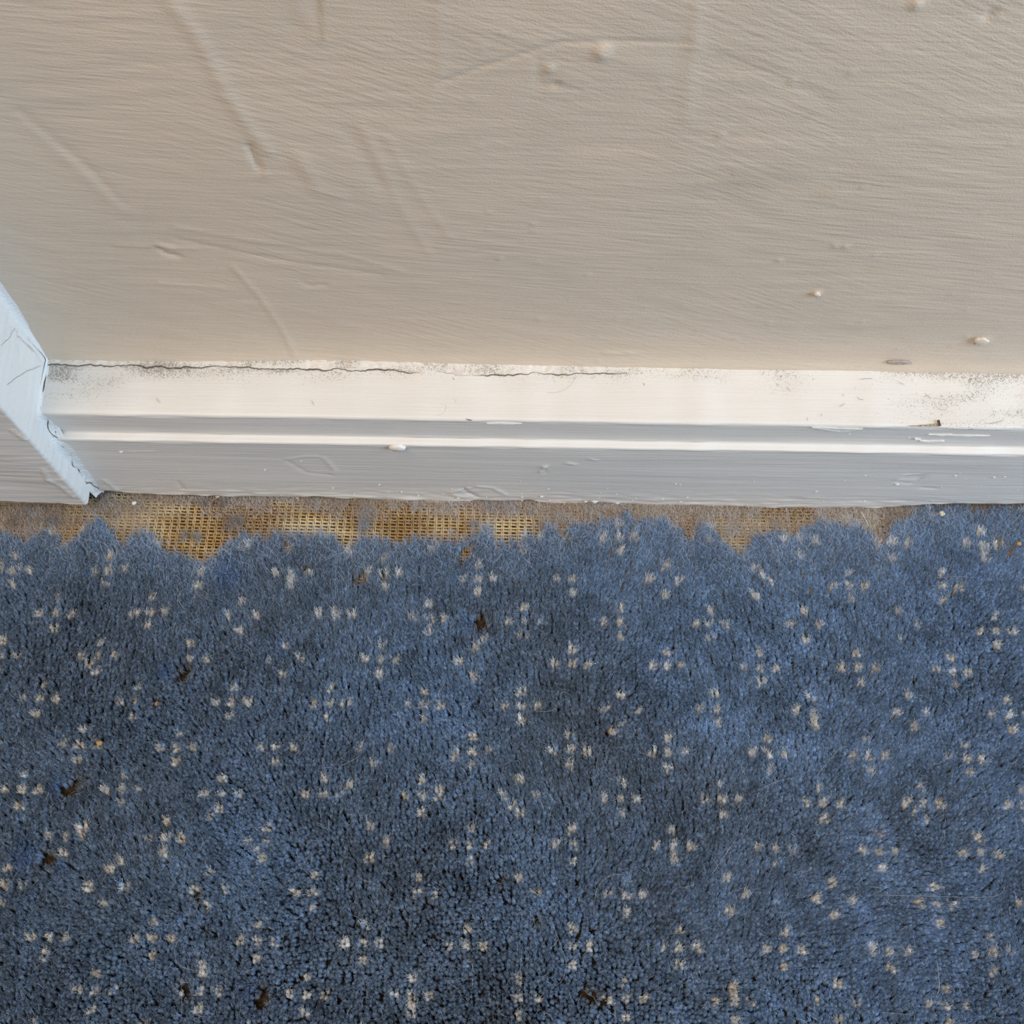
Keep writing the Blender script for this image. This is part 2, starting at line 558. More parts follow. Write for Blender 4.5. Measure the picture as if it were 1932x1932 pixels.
ck = mesh_np('caulk_seam', CV.reshape(-1, 3), [grid_quads(len(cx), nv)], M_CAULK, board, True, floats={'dust': cd_.ravel(), 'bare': cb_.ravel()})
ck['label'] = 'dusty cracked caulk along the wall'
# the open crack in front of it
kx = cx[cx < on_plane_z(1215, 708, ZT)[0]]
ky = np.interp(kx, cx, fy)
kw = np.clip(.00006+.00014*Field(.004, .004, seed=45)(kx, kx*0), .00001, .0004)*np.where((kx > on_plane_z(835, 704, ZT)[0]) & (kx < on_plane_z(962, 704, ZT)[0]), .25, 1)
KV = np.stack([np.stack([kx, ky+.0001, kx*0+ZT+.00035], 1), np.stack([kx, ky-kw, kx*0+ZT+.00032], 1), np.stack([kx, ky-kw-.0001, kx*0+ZT-.0004], 1)], 1)
mesh_np('crack', KV.reshape(-1, 3), [grid_quads(len(kx), 3)], M_CRACK, board, False)

# flakes and blobs of paint on the board's faces
patch('paint_drip', on_wall(750, 843, -T2)+[0, -.0002, 0], (0, -1, .2), (0, 0, 1), (.0036, .0021), .0013, M_GLOSS, board, .08, 1)


def flake(name, pts, nrm, thick, mat, parent, jag=.3):
    """a thin flake whose torn outline runs through the given points, raised a little and bevelled inwards"""
    P = np.array(pts, float)
    out = []
    for a, b in zip(P, np.roll(P, -1, 0)):
        for t in (0, .25, .5, .75):
            out.append(a+(b-a)*t+rng.normal(0, 1, 3)*np.linalg.norm(b-a)*.03*jag*(t > 0))
    P = np.array(out)
    nrm = np.array(nrm, float); nrm /= np.linalg.norm(nrm)
    c = P.mean(0)
    n = len(P)
    V = np.concatenate([P-nrm*.0004, P+nrm*thick, c+(P-c)*.7+nrm*thick*.75, [c+nrm*thick*.6]])
    i = np.arange(n); j = (i+1) % n
    Q = np.concatenate([np.stack([i+o, j+o, j+o+n, i+o+n], 1) for o in (0, n)])
    return mesh_np(name, V, [Q, np.stack([i+2*n, j+2*n, np.full(n, 3*n)], 1)], mat, parent, False)


def ow(*pts): return [on_wall(x, y, -T1-.0001) for x, y in pts]


flake('paint_flake', ow((1532, 806), (1560, 806.5), (1600, 808), (1628, 808.5), (1612, 811.5), (1590, 813.5), (1572, 812), (1550, 808.5)), (0, -1, .6), .0007, M_CHIP, board)
flake('paint_flake', ow((1752, 820), (1790, 819.5), (1800, 821), (1830, 821), (1868, 822), (1850, 823), (1800, 822.5)), (0, -1, .5), .0003, M_CHIP, board)
flake('paint_flake', ow((1726, 828), (1738, 829), (1730, 830)), (0, -1, .5), .0004, M_CHIP, board)
flake('paint_flake', ow((1735, 831.5), (1752, 832.5), (1775, 831.5), (1782, 832.5), (1764, 834), (1745, 833.5)), (0, -1, .5), .0004, M_CHIP, board)
flake('paint_flake', ow((918, 798.5), (945, 798), (985, 799), (960, 800), (930, 799.8)), (0, -1, .5), .0004, M_CHIP, board)
flake('bare_chip', [on_floor(x, y, ZT) for x, y in ((1714, 803), (1745, 802), (1755, 800), (1764, 801), (1769, 798), (1774, 801), (1773, 804.5), (1750, 804.3), (1730, 804))], (0, -.4, 1), .00015, M_BARE, board, .8)
flake('splinter', [on_floor(x, y, ZT) for x, y in ((1768.5, 793), (1770.5, 792.5), (1772, 799), (1774, 803.5), (1771, 804))], (.2, -.2, 1), .0008, M_CRACK, board)
flake('bare_chip', [on_floor(x, y, ZT) for x, y in ((879, 789.5), (884, 791), (891, 793), (885, 793.5))], (0, -.4, 1), .0002, M_CRACK, board)
nib_V, nib_T = [], []


def nib(p, r):
    b = len(nib_V)
    n = 7
    for i in range(n):
        a = i/n*2*math.pi
        q = r*random.uniform(.7, 1.2)
        nib_V.append((p[0]+math.cos(a)*q*1.5, p[1]+.0003, p[2]+math.sin(a)*q*.7))
    nib_V.append((p[0], p[1]-r*.7, p[2]+r*.1))
    for i in range(n): nib_T.append((b+i, b+(i+1) % n, b+n))


for _ in range(95):
    px = random.uniform(220, 1930)
    py = 860+85*random.random()**.45+(px-600)*.006
    nib(on_wall(px, min(py, 948), -T2), random.choice([.0003, .0003, .0004, .0006]))
for px, py, r in [(1120, 867, .0008), (1078, 874, .0010), (1275, 913, .0009), (1283, 914, .0008), (1035, 923, .0006), (1250, 941, .0012), (1297, 938, .0010),
                  (985, 938, .0009), (1022, 937, .0010), (1122, 947, .0014), (1165, 949, .0013), (1200, 941, .0007), (1540, 927, .0011), (228, 853, .0009),
                  (1515, 936, .0006), (1693, 914, .0012), (1284, 947, .0009), (410, 938, .0010), (1105, 947, .0008), (865, 940, .0010)]:
    nib(on_wall(px, py, -T2), r)
for _ in range(16):
    nib(on_wall(random.uniform(200, 1900), random.uniform(806, 828), -T1), random.choice([.0002, .0003]))
nb = mesh_np('paint_nibs', nib_V, [np.array(nib_T)], M_CHIP, board, True)
tag(nb, 'scattered nibs of thick white paint', kind='stuff')

# ------------------------------------------------------------------ pier (boxed trim) at the left
zbt = np.array([on_wall(x, y, YT) for x, y in [(-300, 944), (0, 945), (60, 947), (160, 951), (175, 951)]])
RC = .0012
path = []          # plan path of the pier's skin: along the front, round the arris, back to the wall
for x in np.concatenate([np.arange(X0, -.28, .02), np.arange(-.28, XT-RC, .0012)]): path.append((x, YT, 0, -1))
for i in range(0, 6):
    a = i/5*math.pi/2
    path.append((XT-RC+RC*math.sin(a), YT+RC-RC*math.cos(a), math.sin(a), -math.cos(a)))
for i in range(1, 36): path.append((XT, YT+RC+(.042-RC)*i/35, 1, 0))
path = np.array(path)
sl = np.concatenate([[0], np.cumsum(np.hypot(*np.diff(path[:, :2], axis=0).T))])
zsn = np.concatenate([np.linspace(0, .14, 141), np.linspace(.15, .61, 24)])
PX_, ZZ = np.meshgrid(np.arange(len(path)), zsn, indexing='ij')
zb2 = np.interp(path[:, 0], zbt[:, 0], zbt[:, 2])+Field(.004, .004, seed=51)(sl, sl*0)*.0003
zz = zb2[:, None]+ZZ*(1-zb2[:, None]/.62)
SS = np.repeat(sl[:, None], len(zsn), 1)
Dt = Field(.02, .0015, .06, seed=52)(SS, zz)*.00008+Field(.02, .02, 0, seed=53)(SS, zz)*.0003
side = (path[:, 2] > .9)[:, None]
fcr = Field(.02, .02, 0, seed=54)
cr = np.abs(fcr(SS, zz*.8)+.35*Field(.003, .003, seed=55)(SS, zz))
crack = np.exp(-(cr/.045)**2)*side
Dt = Dt-crack*.0004
q = [on_wall(px, py, YT) for px, py in [(82, 884), (90, 902), (118, 918), (140, 936)]]
d = seg_dist(np.repeat(path[:, 0][:, None], len(zsn), 1), zz, [(p[0], p[2]) for p in q])
Dt += .0007*np.exp(-(d/.0008)**2)*(path[:, 3] < -.9)[:, None]
q = [on_wall(px, py, YT) for px, py in [(24, 813), (46, 828)]]
d = seg_dist(np.repeat(path[:, 0][:, None], len(zsn), 1), zz, [(p[0], p[2]) for p in q])
Dt += .0006*np.exp(-(d/.0008)**2)*(path[:, 3] < -.9)[:, None]
V = np.stack([path[:, 0][:, None]+Dt*path[:, 2][:, None], path[:, 1][:, None]+Dt*path[:, 3][:, None], zz], -1).reshape(-1, 3)
du = np.where(crack > .35, .5, 0)*(Field(.02, .02, seed=56)(SS, zz) > .1)+.5*np.exp(-((zz-zb2[:, None])/.0016)**2)
pier = mesh_np('trim_1', V, [grid_quads(len(path), len(zsn))], M_TRIM, None, True, floats={'dust': np.clip(du, 0, 1).ravel(), 'bare': np.zeros(du.size)})
tag(pier, 'painted boxed pier that ends the skirting board, its pale return facing the window', 'trim', kind='structure')
box('pier_core', (X0, YT+.003, .01), (XT-.003, .1, .61), M_BARE, pier)

# bead of caulk where skirting (and wall) meet the pier's return
track = []          # (y, z, ny, nz) along the skirting profile then up the wall
for z in np.linspace(.008, ZT-.001, 84): track.append((-T2+(T2-T1)*min(1, max(0, (z-Z2+.004)/.008)), z, -1, 0))
track.append((-T1+.0006, ZT-.0002, -.7, .7))
for y in np.linspace(-T1+.002, -.002, 26): track.append((y, ZT, 0, 1))
track.append((-.0006, ZT+.0008, -.7, .7))
for z in np.linspace(ZT+.003, .60, 120): track.append((0, z, -1, 0))
track = np.array(track)
tl = np.concatenate([[0], np.cumsum(np.hypot(*np.diff(track[:, :2], axis=0).T))])
wv = Field(.03, .03, seed=61)(tl, tl*0)
wl = np.interp(tl, [0, .05, .072, .082, .108, .115, .14, 1], [.0034, .0050, .0030, .0013, .0013, .0022, .0032, .0032])+wv*.0003       # how far it spreads over the board
hl = np.interp(tl, [0, .05, .072, .082, .108, .115, .14, 1], [.0034, .0040, .0028, .0013, .0013, .0022, .0032, .0032])+Field(.012, .012, seed=62)(tl, tl*0)*.0003
nw = 11
BV = np.zeros((len(track), nw, 3))
fb = Field(.002, .002, seed=63)
for j in range(nw):
    t = j/(nw-1)
    a = t*math.pi/2
    ex = wl*(1-math.sin(a))          # concave fillet
    eh = hl*(1-math.cos(a))
    rough = fb(tl, tl*0+j*.0011)*.00009*(0 < j < nw-1)
    off = eh+rough-(.0003 if j == 0 else 0)
    BV[:, j, 0] = XT+ex-(.0003 if j == nw-1 else 0)
    BV[:, j, 1] = track[:, 0]+track[:, 2]*off
    BV[:, j, 2] = track[:, 1]+track[:, 3]*off
bd = np.clip(.05+.55*(Field(.003, .003, seed=64)(BV[:, :, 1]+BV[:, :, 2], BV[:, :, 0]*3) > 1.5), 0, 1)
bc = mesh_np('caulk_bead', BV.reshape(-1, 3), [grid_quads(len(track), nw)], M_WCAULK, pier, True, floats={'dust': bd.ravel(), 'bare': np.zeros(bd.size)})
bc['label'] = 'cracked white caulk in the corner'
# fine splits in that bead: a thin broken line of dirt wandering down it
def split(lo, hi, t_mid, wob, wid, seed):
    g = Field(.004, .004, seed=seed)
    l = np.arange(lo, hi, .0005)
    tt = np.clip(t_mid+wob*g(l, l*0), .08, .95)*(nw-1)
    j0 = np.floor(tt).astype(int); fr = (tt-j0)[:, None]
    ii = np.interp(l, tl, np.arange(len(tl)))
    i0 = np.minimum(np.floor(ii).astype(int), len(tl)-2); fi = (ii-i0)[:, None]
    at = lambda a, b: BV[a, b]
    P = (at(i0, j0)*(1-fr)+at(i0, np.minimum(j0+1, nw-1))*fr)*(1-fi)+(at(i0+1, j0)*(1-fr)+at(i0+1, np.minimum(j0+1, nw-1))*fr)*fi
    d = CAM-P; d /= np.linalg.norm(d, axis=1)[:, None]
    P = P+np.array([.6, -.6, .3])*.00022
    wdt = np.clip(wid*(.5+g(l+.3, l*0)), 0.00001, wid*2)[:, None]
    tn = np.gradient(P, axis=0); sv = np.cross(tn, d); sv /= np.linalg.norm(sv, axis=1)[:, None]+1e-12
    V = np.stack([P-sv*wdt, P+sv*wdt-np.array([0, 0, .00002])], 1).reshape(-1, 3)
    mesh_np('caulk_split', V, [grid_quads(len(l), 2)], M_CRACK, pier)


split(.004, .062, .42, .12, .00013, 201)
split(.004, .030, .62, .12, .00011, 202)
split(.056, .074, .50, .16, .00011, 203)
split(.084, .106, .35, .05, .00016, 204)
for n_, pts in enumerate(([(0, 652), (14, 640), (27, 618), (33, 634), (45, 646), (62, 661)], [(76, 690), (50, 700), (30, 712), (12, 726)], [(52, 650), (68, 668), (78, 686)])):
    q = []
    for px, py in pts:
        d_ = ray(px, py); q.append(CAM+d_*((XT-CAM[0])/d_[0]))
    q = np.array(q)
    l = np.linspace(0, len(q)-1, 40)
    P = np.stack([l*0+XT+.00045, np.interp(l, range(len(q)), q[:, 1]), np.interp(l, range(len(q)), q[:, 2])], 1)
    P[:, 1:] += rng.normal(0, .00012, (40, 2))
    wz = np.array([0, .00008, .00006])
    mesh_np('paint_crack', np.stack([P-wz, P+wz], 1).reshape(-1, 3), [grid_quads(40, 2)], M_SMUDGE, pier)
# dark raised patch painting the shade of a hollow where the bead pulled away
patch('corner_gap_shade', on_wall(184, 934, -T2)+[0, -.0003, 0], (0, -1, .2), (.3, 0, 1), (.0022, .0022), .0005, M_CRACK, pier, .25, 130)

# ------------------------------------------------------------------ floor and carpet
floor = box('floor', (X0, -.62, -.03), (X1, .05, -.0015), M_SUB)
tag(floor, 'dark floorboards under the carpet', 'floor', kind='structure')
carpet = bpy.data.objects.new('carpet', None)
C.objects.link(carpet)
tag(carpet, 'blue wool carpet with pale flecks, eaten bare along the skirting board', 'carpet')
YF = -.345
box('backing', (X0+.001, YF, -.0015), (X1-.001, -.012, 0), M_BACK, carpet)

# woven backing shown bare: weft threads along the wall, chain warps across them
wy = np.arange(-.072, -.020, .00166)
wx = np.arange(-.285, .33, .0012)
VV, QQ, CC = [], [], []
off = 0
ns = 4
fg = Field(.02, .008, seed=71)
ft = Field(.004, .002, seed=72)
gold, palec, brown = np.array([.50, .345, .155]), np.array([.66, .54, .34]), np.array([.37, .235, .105])


def yarn_col(x, y, bias):
    t = np.clip(fg(x, y)*.5+.5+bias+ft(x, y)*.15, 0, 1)[:, None]
    c = np.where(t < .5, brown+(gold-brown)*t*2, gold+(palec-gold)*(t-.5)*2)
    return c


def tube(P, r_h, r_v, col):
    """tube along a polyline P that runs in the floor plane"""
    global off
    n = len(P)
    dx = np.gradient(P[:, 0]); dy = np.gradient(P[:, 1])
    l = np.hypot(dx, dy)+1e-12
    sx, sy = -dy/l, dx/l
    for s_ in range(ns):
        a = 2*math.pi*s_/ns+.3
        VV.append(np.stack([P[:, 0]+sx*r_h*math.cos(a), P[:, 1]+sy*r_h*math.cos(a), P[:, 2]+r_v*math.sin(a)], 1))
        CC.append(col)
    i = np.arange(n-1)
    for s_ in range(ns):
        t_ = (s_+1) % ns
        QQ.append(np.stack([off+s_*n+i, off+s_*n+i+1, off+t_*n+i+1, off+t_*n+i], 1))
    off += ns*n


pit = 3.63e-3
for k_, y in enumerate(wy):
    ph = k_ % 2
    P = np.stack([wx, y+np.sin(wx/pit*2*np.pi)*.00010+ft(wx*.3, wx*0+y*9)*.00007,
                  .0009+.00022*np.cos(wx/pit*2*np.pi+ph*np.pi)], 1)
    tube(P, .00062+.00006*ft(wx*.3, wx*0+k_*.01), .00045, yarn_col(wx, wx*0+y, -.12))
gx = np.arange(-77, 88)*pit+MX
yy = np.arange(-.072, -.020, .00083)
for k_, x in enumerate(gx):
    for s_ in (-1, 1):
        lift = .0013+.00050*np.cos(yy/.00332*2*np.pi+(0 if s_ > 0 else np.pi))
        P = np.stack([x+s_*.00042+ft(yy*.4, yy*0+k_*.013)*.00013, yy, lift], 1)
        tube(P, .00033, .00028, yarn_col(yy*0+x, yy, .22))
wv_ = mesh_np('woven_backing', np.concatenate(VV), [np.concatenate(QQ)], M_YARN, carpet, True, cols=np.concatenate(CC))
tag(wv_, 'bare golden woven backing', kind='stuff')

# --- where the pile still stands
bound = [(-200, 1010), (0, 1010), (60, 1010), (78, 992), (95, 992), (112, 1030), (130, 1022), (150, 1010), (165, 985), (190, 975), (203, 995), (215, 1022), (235, 1036),
         (250, 1006), (285, 1006), (310, 1035), (345, 1052), (380, 1060), (400, 1047), (430, 1022), (470, 1014), (500, 1012), (520, 1006), (535, 1014), (560, 1008),
         (600, 1006), (622, 1010), (632, 1038), (643, 1044), (655, 1026), (700, 1021), (740, 1027), (790, 1019), (850, 1012), (880, 1016), (905, 1004),
         (925, 1004), (938, 1026), (960, 1029), (1000, 1011), (1020, 1000), (1045, 992), (1058, 1008), (1070, 1004), (1080, 989), (1140, 986), (1180, 975), (1215, 992),
         (1245, 980), (1262, 990), (1285, 1002), (1297, 1030), (1308, 1010), (1315, 994), (1340, 988), (1360, 1020), (1390, 1046), (1410, 1043), (1420, 1016), (1440, 1008),
         (1480, 1012), (1510, 1012), (1550, 985), (1575, 990), (1590, 1002), (1612, 985), (1640, 1000), (1655, 1028), (1670, 1016), (1690, 995), (1720, 972),
         (1745, 957), (1800, 953), (1932, 951), (2200, 950)]
bq = np.array([on_floor(x, y, ZP) for x, y in bound])
holes_px = [(345, 1280, 12), (353, 1268, 7), (296, 1330, 6), (139, 1490, 14), (128, 1500, 11), (148, 1480, 10), (92, 1625, 13), (82, 1640, 9), (680, 1103, 12), (672, 1108, 9), (880, 1050, 11),
            (873, 1062, 10), (888, 1040, 8), (906, 1183, 13), (912, 1168, 8), (577, 1086, 8), (728, 1105, 8), (1122, 1886, 10), (1140, 1892, 8), (1108, 1880, 8), (492, 1890, 12), (497, 1872, 8),
            (372, 1695, 9), (378, 1710, 7), (345, 1868, 10), (350, 1885, 9), (540, 1040, 10), (548, 1046, 9), (1015, 1745, 7), (186, 1402, 4),
            (385, 1133, 6), (945, 1665, 6), (1068, 1028, 7), (1322, 998, 5), (1885, 1030, 6), (1905, 1045, 5)]
holes = [(on_floor(x, y, .003), r*.00024) for x, y, r in holes_px]

col_p, row_p = 3.63e-3, QY/6
ci = np.arange(-77, 88)
ri = np.arange(-20, 74)
CI, RI = np.meshgrid(ci, ri, indexing='ij')
NXp = MX+CI*col_p
NYp = MY-RI*row_p
edge_y = np.interp(NXp, bq[:, 0], bq[:, 1])
# pattern: crosses of five pale tufts, every other row set half a repeat over
pale = np.zeros(CI.shape, int)
motif = {}
for m_ in range(-3, 16):
    for c_ in range(-8, 10):
        c0 = c_*12+(6 if m_ % 2 else 0)
        for dc, dr in ((0, 0), (2, 0), (-2, 0), (0, 2), (0, -2)):
            motif[(c0+dc, m_*6+dr)] = (m_, c_)

fl1, fl2, fl3 = Field(.03, .03, seed=81), Field(.03, .03, seed=82), Field(.012, .012, seed=83)
fcol, fcol2 = Field(.04, .04, seed=84), Field(.006, .006, seed=85)
fedge = Field(.005, .005, seed=88)
fbun = Field(.0022, .0032, n=1024, seed=87)

BLUE = np.array([.176, .268, .412])
GREY = np.array([.142, .194, .274])
PALE = np.array([.60, .62, .635])
TAN = np.array([.56, .46, .33])
blue_px = [(312, 1272, 16), (115, 1485, 20), (45, 1620, 24), (885, 1180, 16), (115, 1640, 8), (470, 1880, 18), (430, 1090, 28), (530, 1225, 14), (185, 985, 18), (1430, 1010, 25)]
blues = [(on_floor(x, y, ZP), r*.00024) for x, y, r in blue_px]


class Tufts:
    def __init__(s): s.V, s.T, s.C, s.n = [], [], [], 0

    def add(s, V, T, Cc):
        s.V.append(V.reshape(-1, 3)); s.T.append((T+s.n).reshape(-1, 3)); s.C.append(Cc.reshape(-1, 3)); s.n += V.size//3


def build_tufts(acc, bx, by, lx, ly, hh, rr, col, nf, fuzz):
    """bx,by base; lx,ly lean of the tip; hh height; rr radius; col rgb; nf fibres each"""
    n = len(bx)
    sd = 4
    a = np.linspace(0, 2*np.pi, sd, endpoint=False)[None, :]+rng.uniform(0, 6.28, n)[:, None]
    wob = rng.uniform(.75, 1.25, (n, sd))
    # core: the packed yarn, root ring, shoulder ring, blunt end
    V = np.zeros((n, 2*sd+1, 3))
    for k_, (t, rs, zf) in enumerate(((.12, 1.15, .10), (.62, .88, .66))):
        V[:, k_*sd:(k_+1)*sd, 0] = (bx+lx*t)[:, None]+np.cos(a)*rr[:, None]*rs*wob
        V[:, k_*sd:(k_+1)*sd, 1] = (by+ly*t)[:, None]+np.sin(a)*rr[:, None]*rs*wob
        V[:, k_*sd:(k_+1)*sd, 2] = (hh*zf)[:, None]
    V[:, -1, 0] = bx+lx*.8; V[:, -1, 1] = by+ly*.8; V[:, -1, 2] = hh*.80
    tri = []
    for i in range(sd):
        j = (i+1) % sd
        tri += [(i, j, sd+j), (i, sd+j, sd+i), (sd+i, sd+j, 2*sd)]
    tri = np.array(tri)
    T = tri[None]+(np.arange(n)*(2*sd+1))[:, None, None]
    acc.add(V, T, np.repeat(col[:, None, :], 2*sd+1, 1))
    # fibres: fine tapering hairs brushed out of the yarn's end into a soft dome
    m = n*nf
    idx = np.repeat(np.arange(n), nf)
    ang = rng.uniform(0, 2*np.pi, m)
    u = np.sqrt(rng.random(m))
    R = rr[idx]
    t0 = rng.uniform(.45, .72, m)
    p0 = np.stack([bx[idx]+lx[idx]*t0+np.cos(ang)*u*R*.6, by[idx]+ly[idx]*t0+np.sin(ang)*u*R*.6, hh[idx]*t0], 1)
    ang2 = ang+rng.normal(0, .5, m)
    far = u*R*rng.uniform(.7, 1.25, m)*fuzz[idx]
    t1 = rng.uniform(.95, 1.1, m)
    tip = np.stack([bx[idx]+lx[idx]*t1+np.cos(ang2)*far+rng.normal(0, .15, m)*R, by[idx]+ly[idx]*t1+np.sin(ang2)*far+rng.normal(0, .15, m)*R,
                    hh[idx]*(rng.uniform(.95, 1.08, m)-.17*u*u)], 1)
    d = tip-p0
    rv = rng.normal(size=(m, 3))
    sd_ = np.cross(d, rv)
    sd_ /= np.linalg.norm(sd_, axis=1)[:, None]+1e-12
    wd = (rng.uniform(.00008, .00017, m))[:, None]
    V = np.stack([p0-sd_*wd, p0+sd_*wd, tip], 1)
    # half of them are blunt: widest near the tip
    fl_ = rng.random(m) < .5
    V[fl_] = np.stack([tip-sd_*wd*.8, tip+sd_*wd*.8, p0], 1)[fl_]
    T = np.arange(m*3).reshape(m, 1, 3)
    cc = col[idx]*rng.uniform(.75, 1.6, m)[:, None]
    acc.add(V, T, np.repeat(cc[:, None, :], 3, 1))


def tufts_for(nodes_c, nodes_r, is_pale, acc, tan=False):
    """four yarn ends stand at each knot of the weave"""
    cN, rN = np.asarray(nodes_c), np.asarray(nodes_r)
    bx, by, kn = [], [], []
    for sx in (-.25, .25):
        for sy in (-.25, .25):
            bx.append(MX+(cN+sx)*col_p); by.append(MY-(rN+sy)*row_p); kn.append(np.arange(len(cN)))
    bx, by, kn = np.concatenate(bx), np.concatenate(by), np.concatenate(kn)
    n = len(bx)
    jit = .00040 if not is_pale else .00028
    bx = bx+rng.normal(0, jit, n); by = by+rng.normal(0, jit, n)
    ed = np.interp(bx, bq[:, 0], bq[:, 1])
    dist = ed-.0034-by                                   # distance back from the bare edge
    dist = dist+.0010*fedge(bx, by)
    keep = dist+rng.normal(0, .0008, n) > 0
    hd = np.full(n, 9.0)
    for p, r in holes:
        hd = np.minimum(hd, np.hypot(bx-p[0], by-p[1])-r)
    keep &= (hd > rng.normal(0, .0003, n))
    keep &= ~((by > -.0315) | ((bx < XT+.001) & (by > YT-.002)))
    bx, by, kn, dist, hd = bx[keep], by[keep], kn[keep], dist[keep], hd[keep]
    n = len(bx)
    if n == 0: return
    near = np.exp(-np.clip(dist, 0, 1)/.016)
    e_ = .0003
    gxx = fbun(bx+e_, by)-fbun(bx-e_, by); gyy = fbun(bx, by+e_)-fbun(bx, by-e_)
    bun = .0007
    hh = ZP*(1+.05*fbun(bx, by)+.06*fl3(bx, by)+rng.normal(0, .055, n))*(1-.18*near*rng.random(n))
    lx = fl1(bx, by)*.0007-bun*gxx+rng.normal(0, .00035, n)
    ly = fl2(bx, by)*.0007-bun*gyy+rng.normal(0, .00035, n)+near*.0026+.0015
    rr = np.full(n, .00104)*rng.uniform(.8, 1.25, n)*(1+.05*is_pale)
    if is_pale:
        t = (rng.random(n)**4)[:, None]*.55
        if tan: t = np.clip(t+.22, 0, 1)
        col = PALE*(1-t)+TAN*t
        mix = (rng.random(n) < .10)
        col = np.where(mix[:, None], BLUE*1.3, col)*rng.uniform(.75, 1.15, n)[:, None]
    else:
        t = np.clip(.42-.9*bx/.25+.35*fcol(bx, by), 0, 1)[:, None]  # greyer leftwards: falling window light put into the wool colour, plus some soiling
        bl = BLUE[None, :]*(1-t)+GREY[None, :]*t
        col = bl*(1+.10*fcol2(bx, by)+rng.normal(0, .13, n))[:, None]
        # the wool near the bare edge is lighter and teased out
        f_ = (near*.85)[:, None]
        col = col*(1-f_)+np.array([.205, .282, .400])*f_*rng.uniform(.85, 1.15, n)[:, None]
        for p, r in blues:
            g = (.8*np.exp(-(np.hypot(bx-p[0], by-p[1])/r)**2))[:, None]
            col = col*(1-g)+np.array([.11, .19, .36])*g
        # grime rings the eaten spots
        g = (.5*np.exp(-np.clip(hd, 0, 1)/.0012))[:, None]*(bx < .4)[:, None]
        col = col*(1-g)+np.array([.15, .125, .09])*g
    col = np.clip(col, .01, .9)
    fz = 1.18+.95*near+rng.random(n)*.5
    PXs = 966+F_PX*((np.stack([bx, by, hh], 1)-CAM)@rt)/((np.stack([bx, by, hh], 1)-CAM)@fw)
    PYs = 966-F_PX*((np.stack([bx, by, hh], 1)-CAM)@up)/((np.stack([bx, by, hh], 1)-CAM)@fw)
    inner = (PXs > -60) & (PXs < 1990) & (PYs < 1990)
    edge = dist < .03
    for sel, nf in ((inner & edge, 34), (inner & ~edge, 28), (~inner, 10)):
        if sel.any():
            build_tufts(acc, bx[sel], by[sel], lx[sel], ly[sel], hh[sel], rr[sel], col[sel], nf, fz[sel])


acc = Tufts()
fc_, fr_ = [], []
by_m = {}
for a, b in zip(CI.ravel(), RI.ravel()):
    k_ = motif.get((a, b))
    if k_ is None or random.random() < .09:
        fc_.append(a); fr_.append(b)
    else:
        by_m.setdefault(k_, []).append((a, b))
# extra pale ends make some arms double
fset = set(zip(fc_, fr_))
for k_ in list(by_m):
    if random.random() < .22:
        a, b = random.choice(by_m[k_])
        e = (a+random.choice((-1, 1, 0)), b+random.choice((-1, 1)))
        if e in fset:
            fset.discard(e); by_m[k_].append(e)
fc_ = [e[0] for e in fset]; fr_ = [e[1] for e in fset]
order = np.lexsort((fr_, fc_))
tufts_for(np.array(fc_)[order], np.array(fr_)[order], False, acc)
pile = mesh_np('pile', np.concatenate(acc.V), [np.concatenate(acc.T)], M_PILE, carpet, True, cols=np.concatenate(acc.C))
tag(pile, 'blue cut wool pile', kind='stuff')
rest = Tufts()
for k_, nodes in sorted(by_m.items()):
    cx_ = np.mean([n_[0] for n_ in nodes])*col_p+MX
    cy_ = MY-np.mean([n_[1] for n_ in nodes])*row_p
    px, py = project(np.array([cx_, cy_, ZP]))
    seen = -30 < px < 1962 and py < 1962
    t_ = Tufts() if seen else rest
    tufts_for([n_[0] for n_ in nodes], [n_[1] for n_ in nodes], True, t_, tan=cx_ < -.13)
    if seen and t_.n:
        mesh_np('pale_fleck', np.concatenate(t_.V), [np.concatenate(t_.T)], M_PILE, carpet, True, cols=np.concatenate(t_.C))
if rest.n:
    o = mesh_np('pale_flecks', np.concatenate(rest.V), [np.concatenate(rest.T)], M_PILE, carpet, True, cols=np.concatenate(rest.C))
    tag(o, kind='stuff')


# ------------------------------------------------------------------ lint and dust along the wall
def fibres(P0, ang, length, width, lift, col, seg=4, curl=1.0):
    """short curled hairs lying about P0 (n,3)"""
    n = len(P0)
    pts = np.zeros((n, seg+1, 3))
    a = ang.copy()
    da = rng.normal(0, .5, n)*curl
    p = P0.copy()
    pts[:, 0] = p
    for i in range(1, seg+1):
        st = length/seg
        p = p+np.stack([np.cos(a)*st, np.sin(a)*st, np.zeros(n)], 1)
        q = p.copy()
        q[:, 2] = P0[:, 2]+lift*math.sin(math.pi*i/seg*.8)
        pts[:, i] = q
        a = a+da+rng.normal(0, .25, n)*curl
    tn = np.gradient(pts, axis=1)
    rv = np.tile(np.array([0, .45, 1.0]), (n, seg+1, 1))
    sdv = np.cross(tn, rv)
    sdv /= np.linalg.norm(sdv, axis=2)[..., None]+1e-12
    wd = width[:, None, None]
    V = np.stack([pts-sdv*wd, pts+sdv*wd], 2).reshape(n, -1, 3)
    Q = []
    for i in range(seg): Q.append((2*i, 2*i+1, 2*i+3, 2*i+2))
    Q = np.array(Q)[None]+(np.arange(n)*2*(seg+1))[:, None, None]
    return V.reshape(-1, 3), Q.reshape(-1, 4), np.repeat(col[:, None, :], 2*(seg+1), 1).reshape(-1, 3)


LV, LQ, LC = [], [], []
lo_ = 0


def add_f(*a, **k):
    global lo_
    V, Q, c = fibres(*a, **k)
    LV.append(V); LQ.append(Q+lo_); LC.append(c); lo_ += len(V)


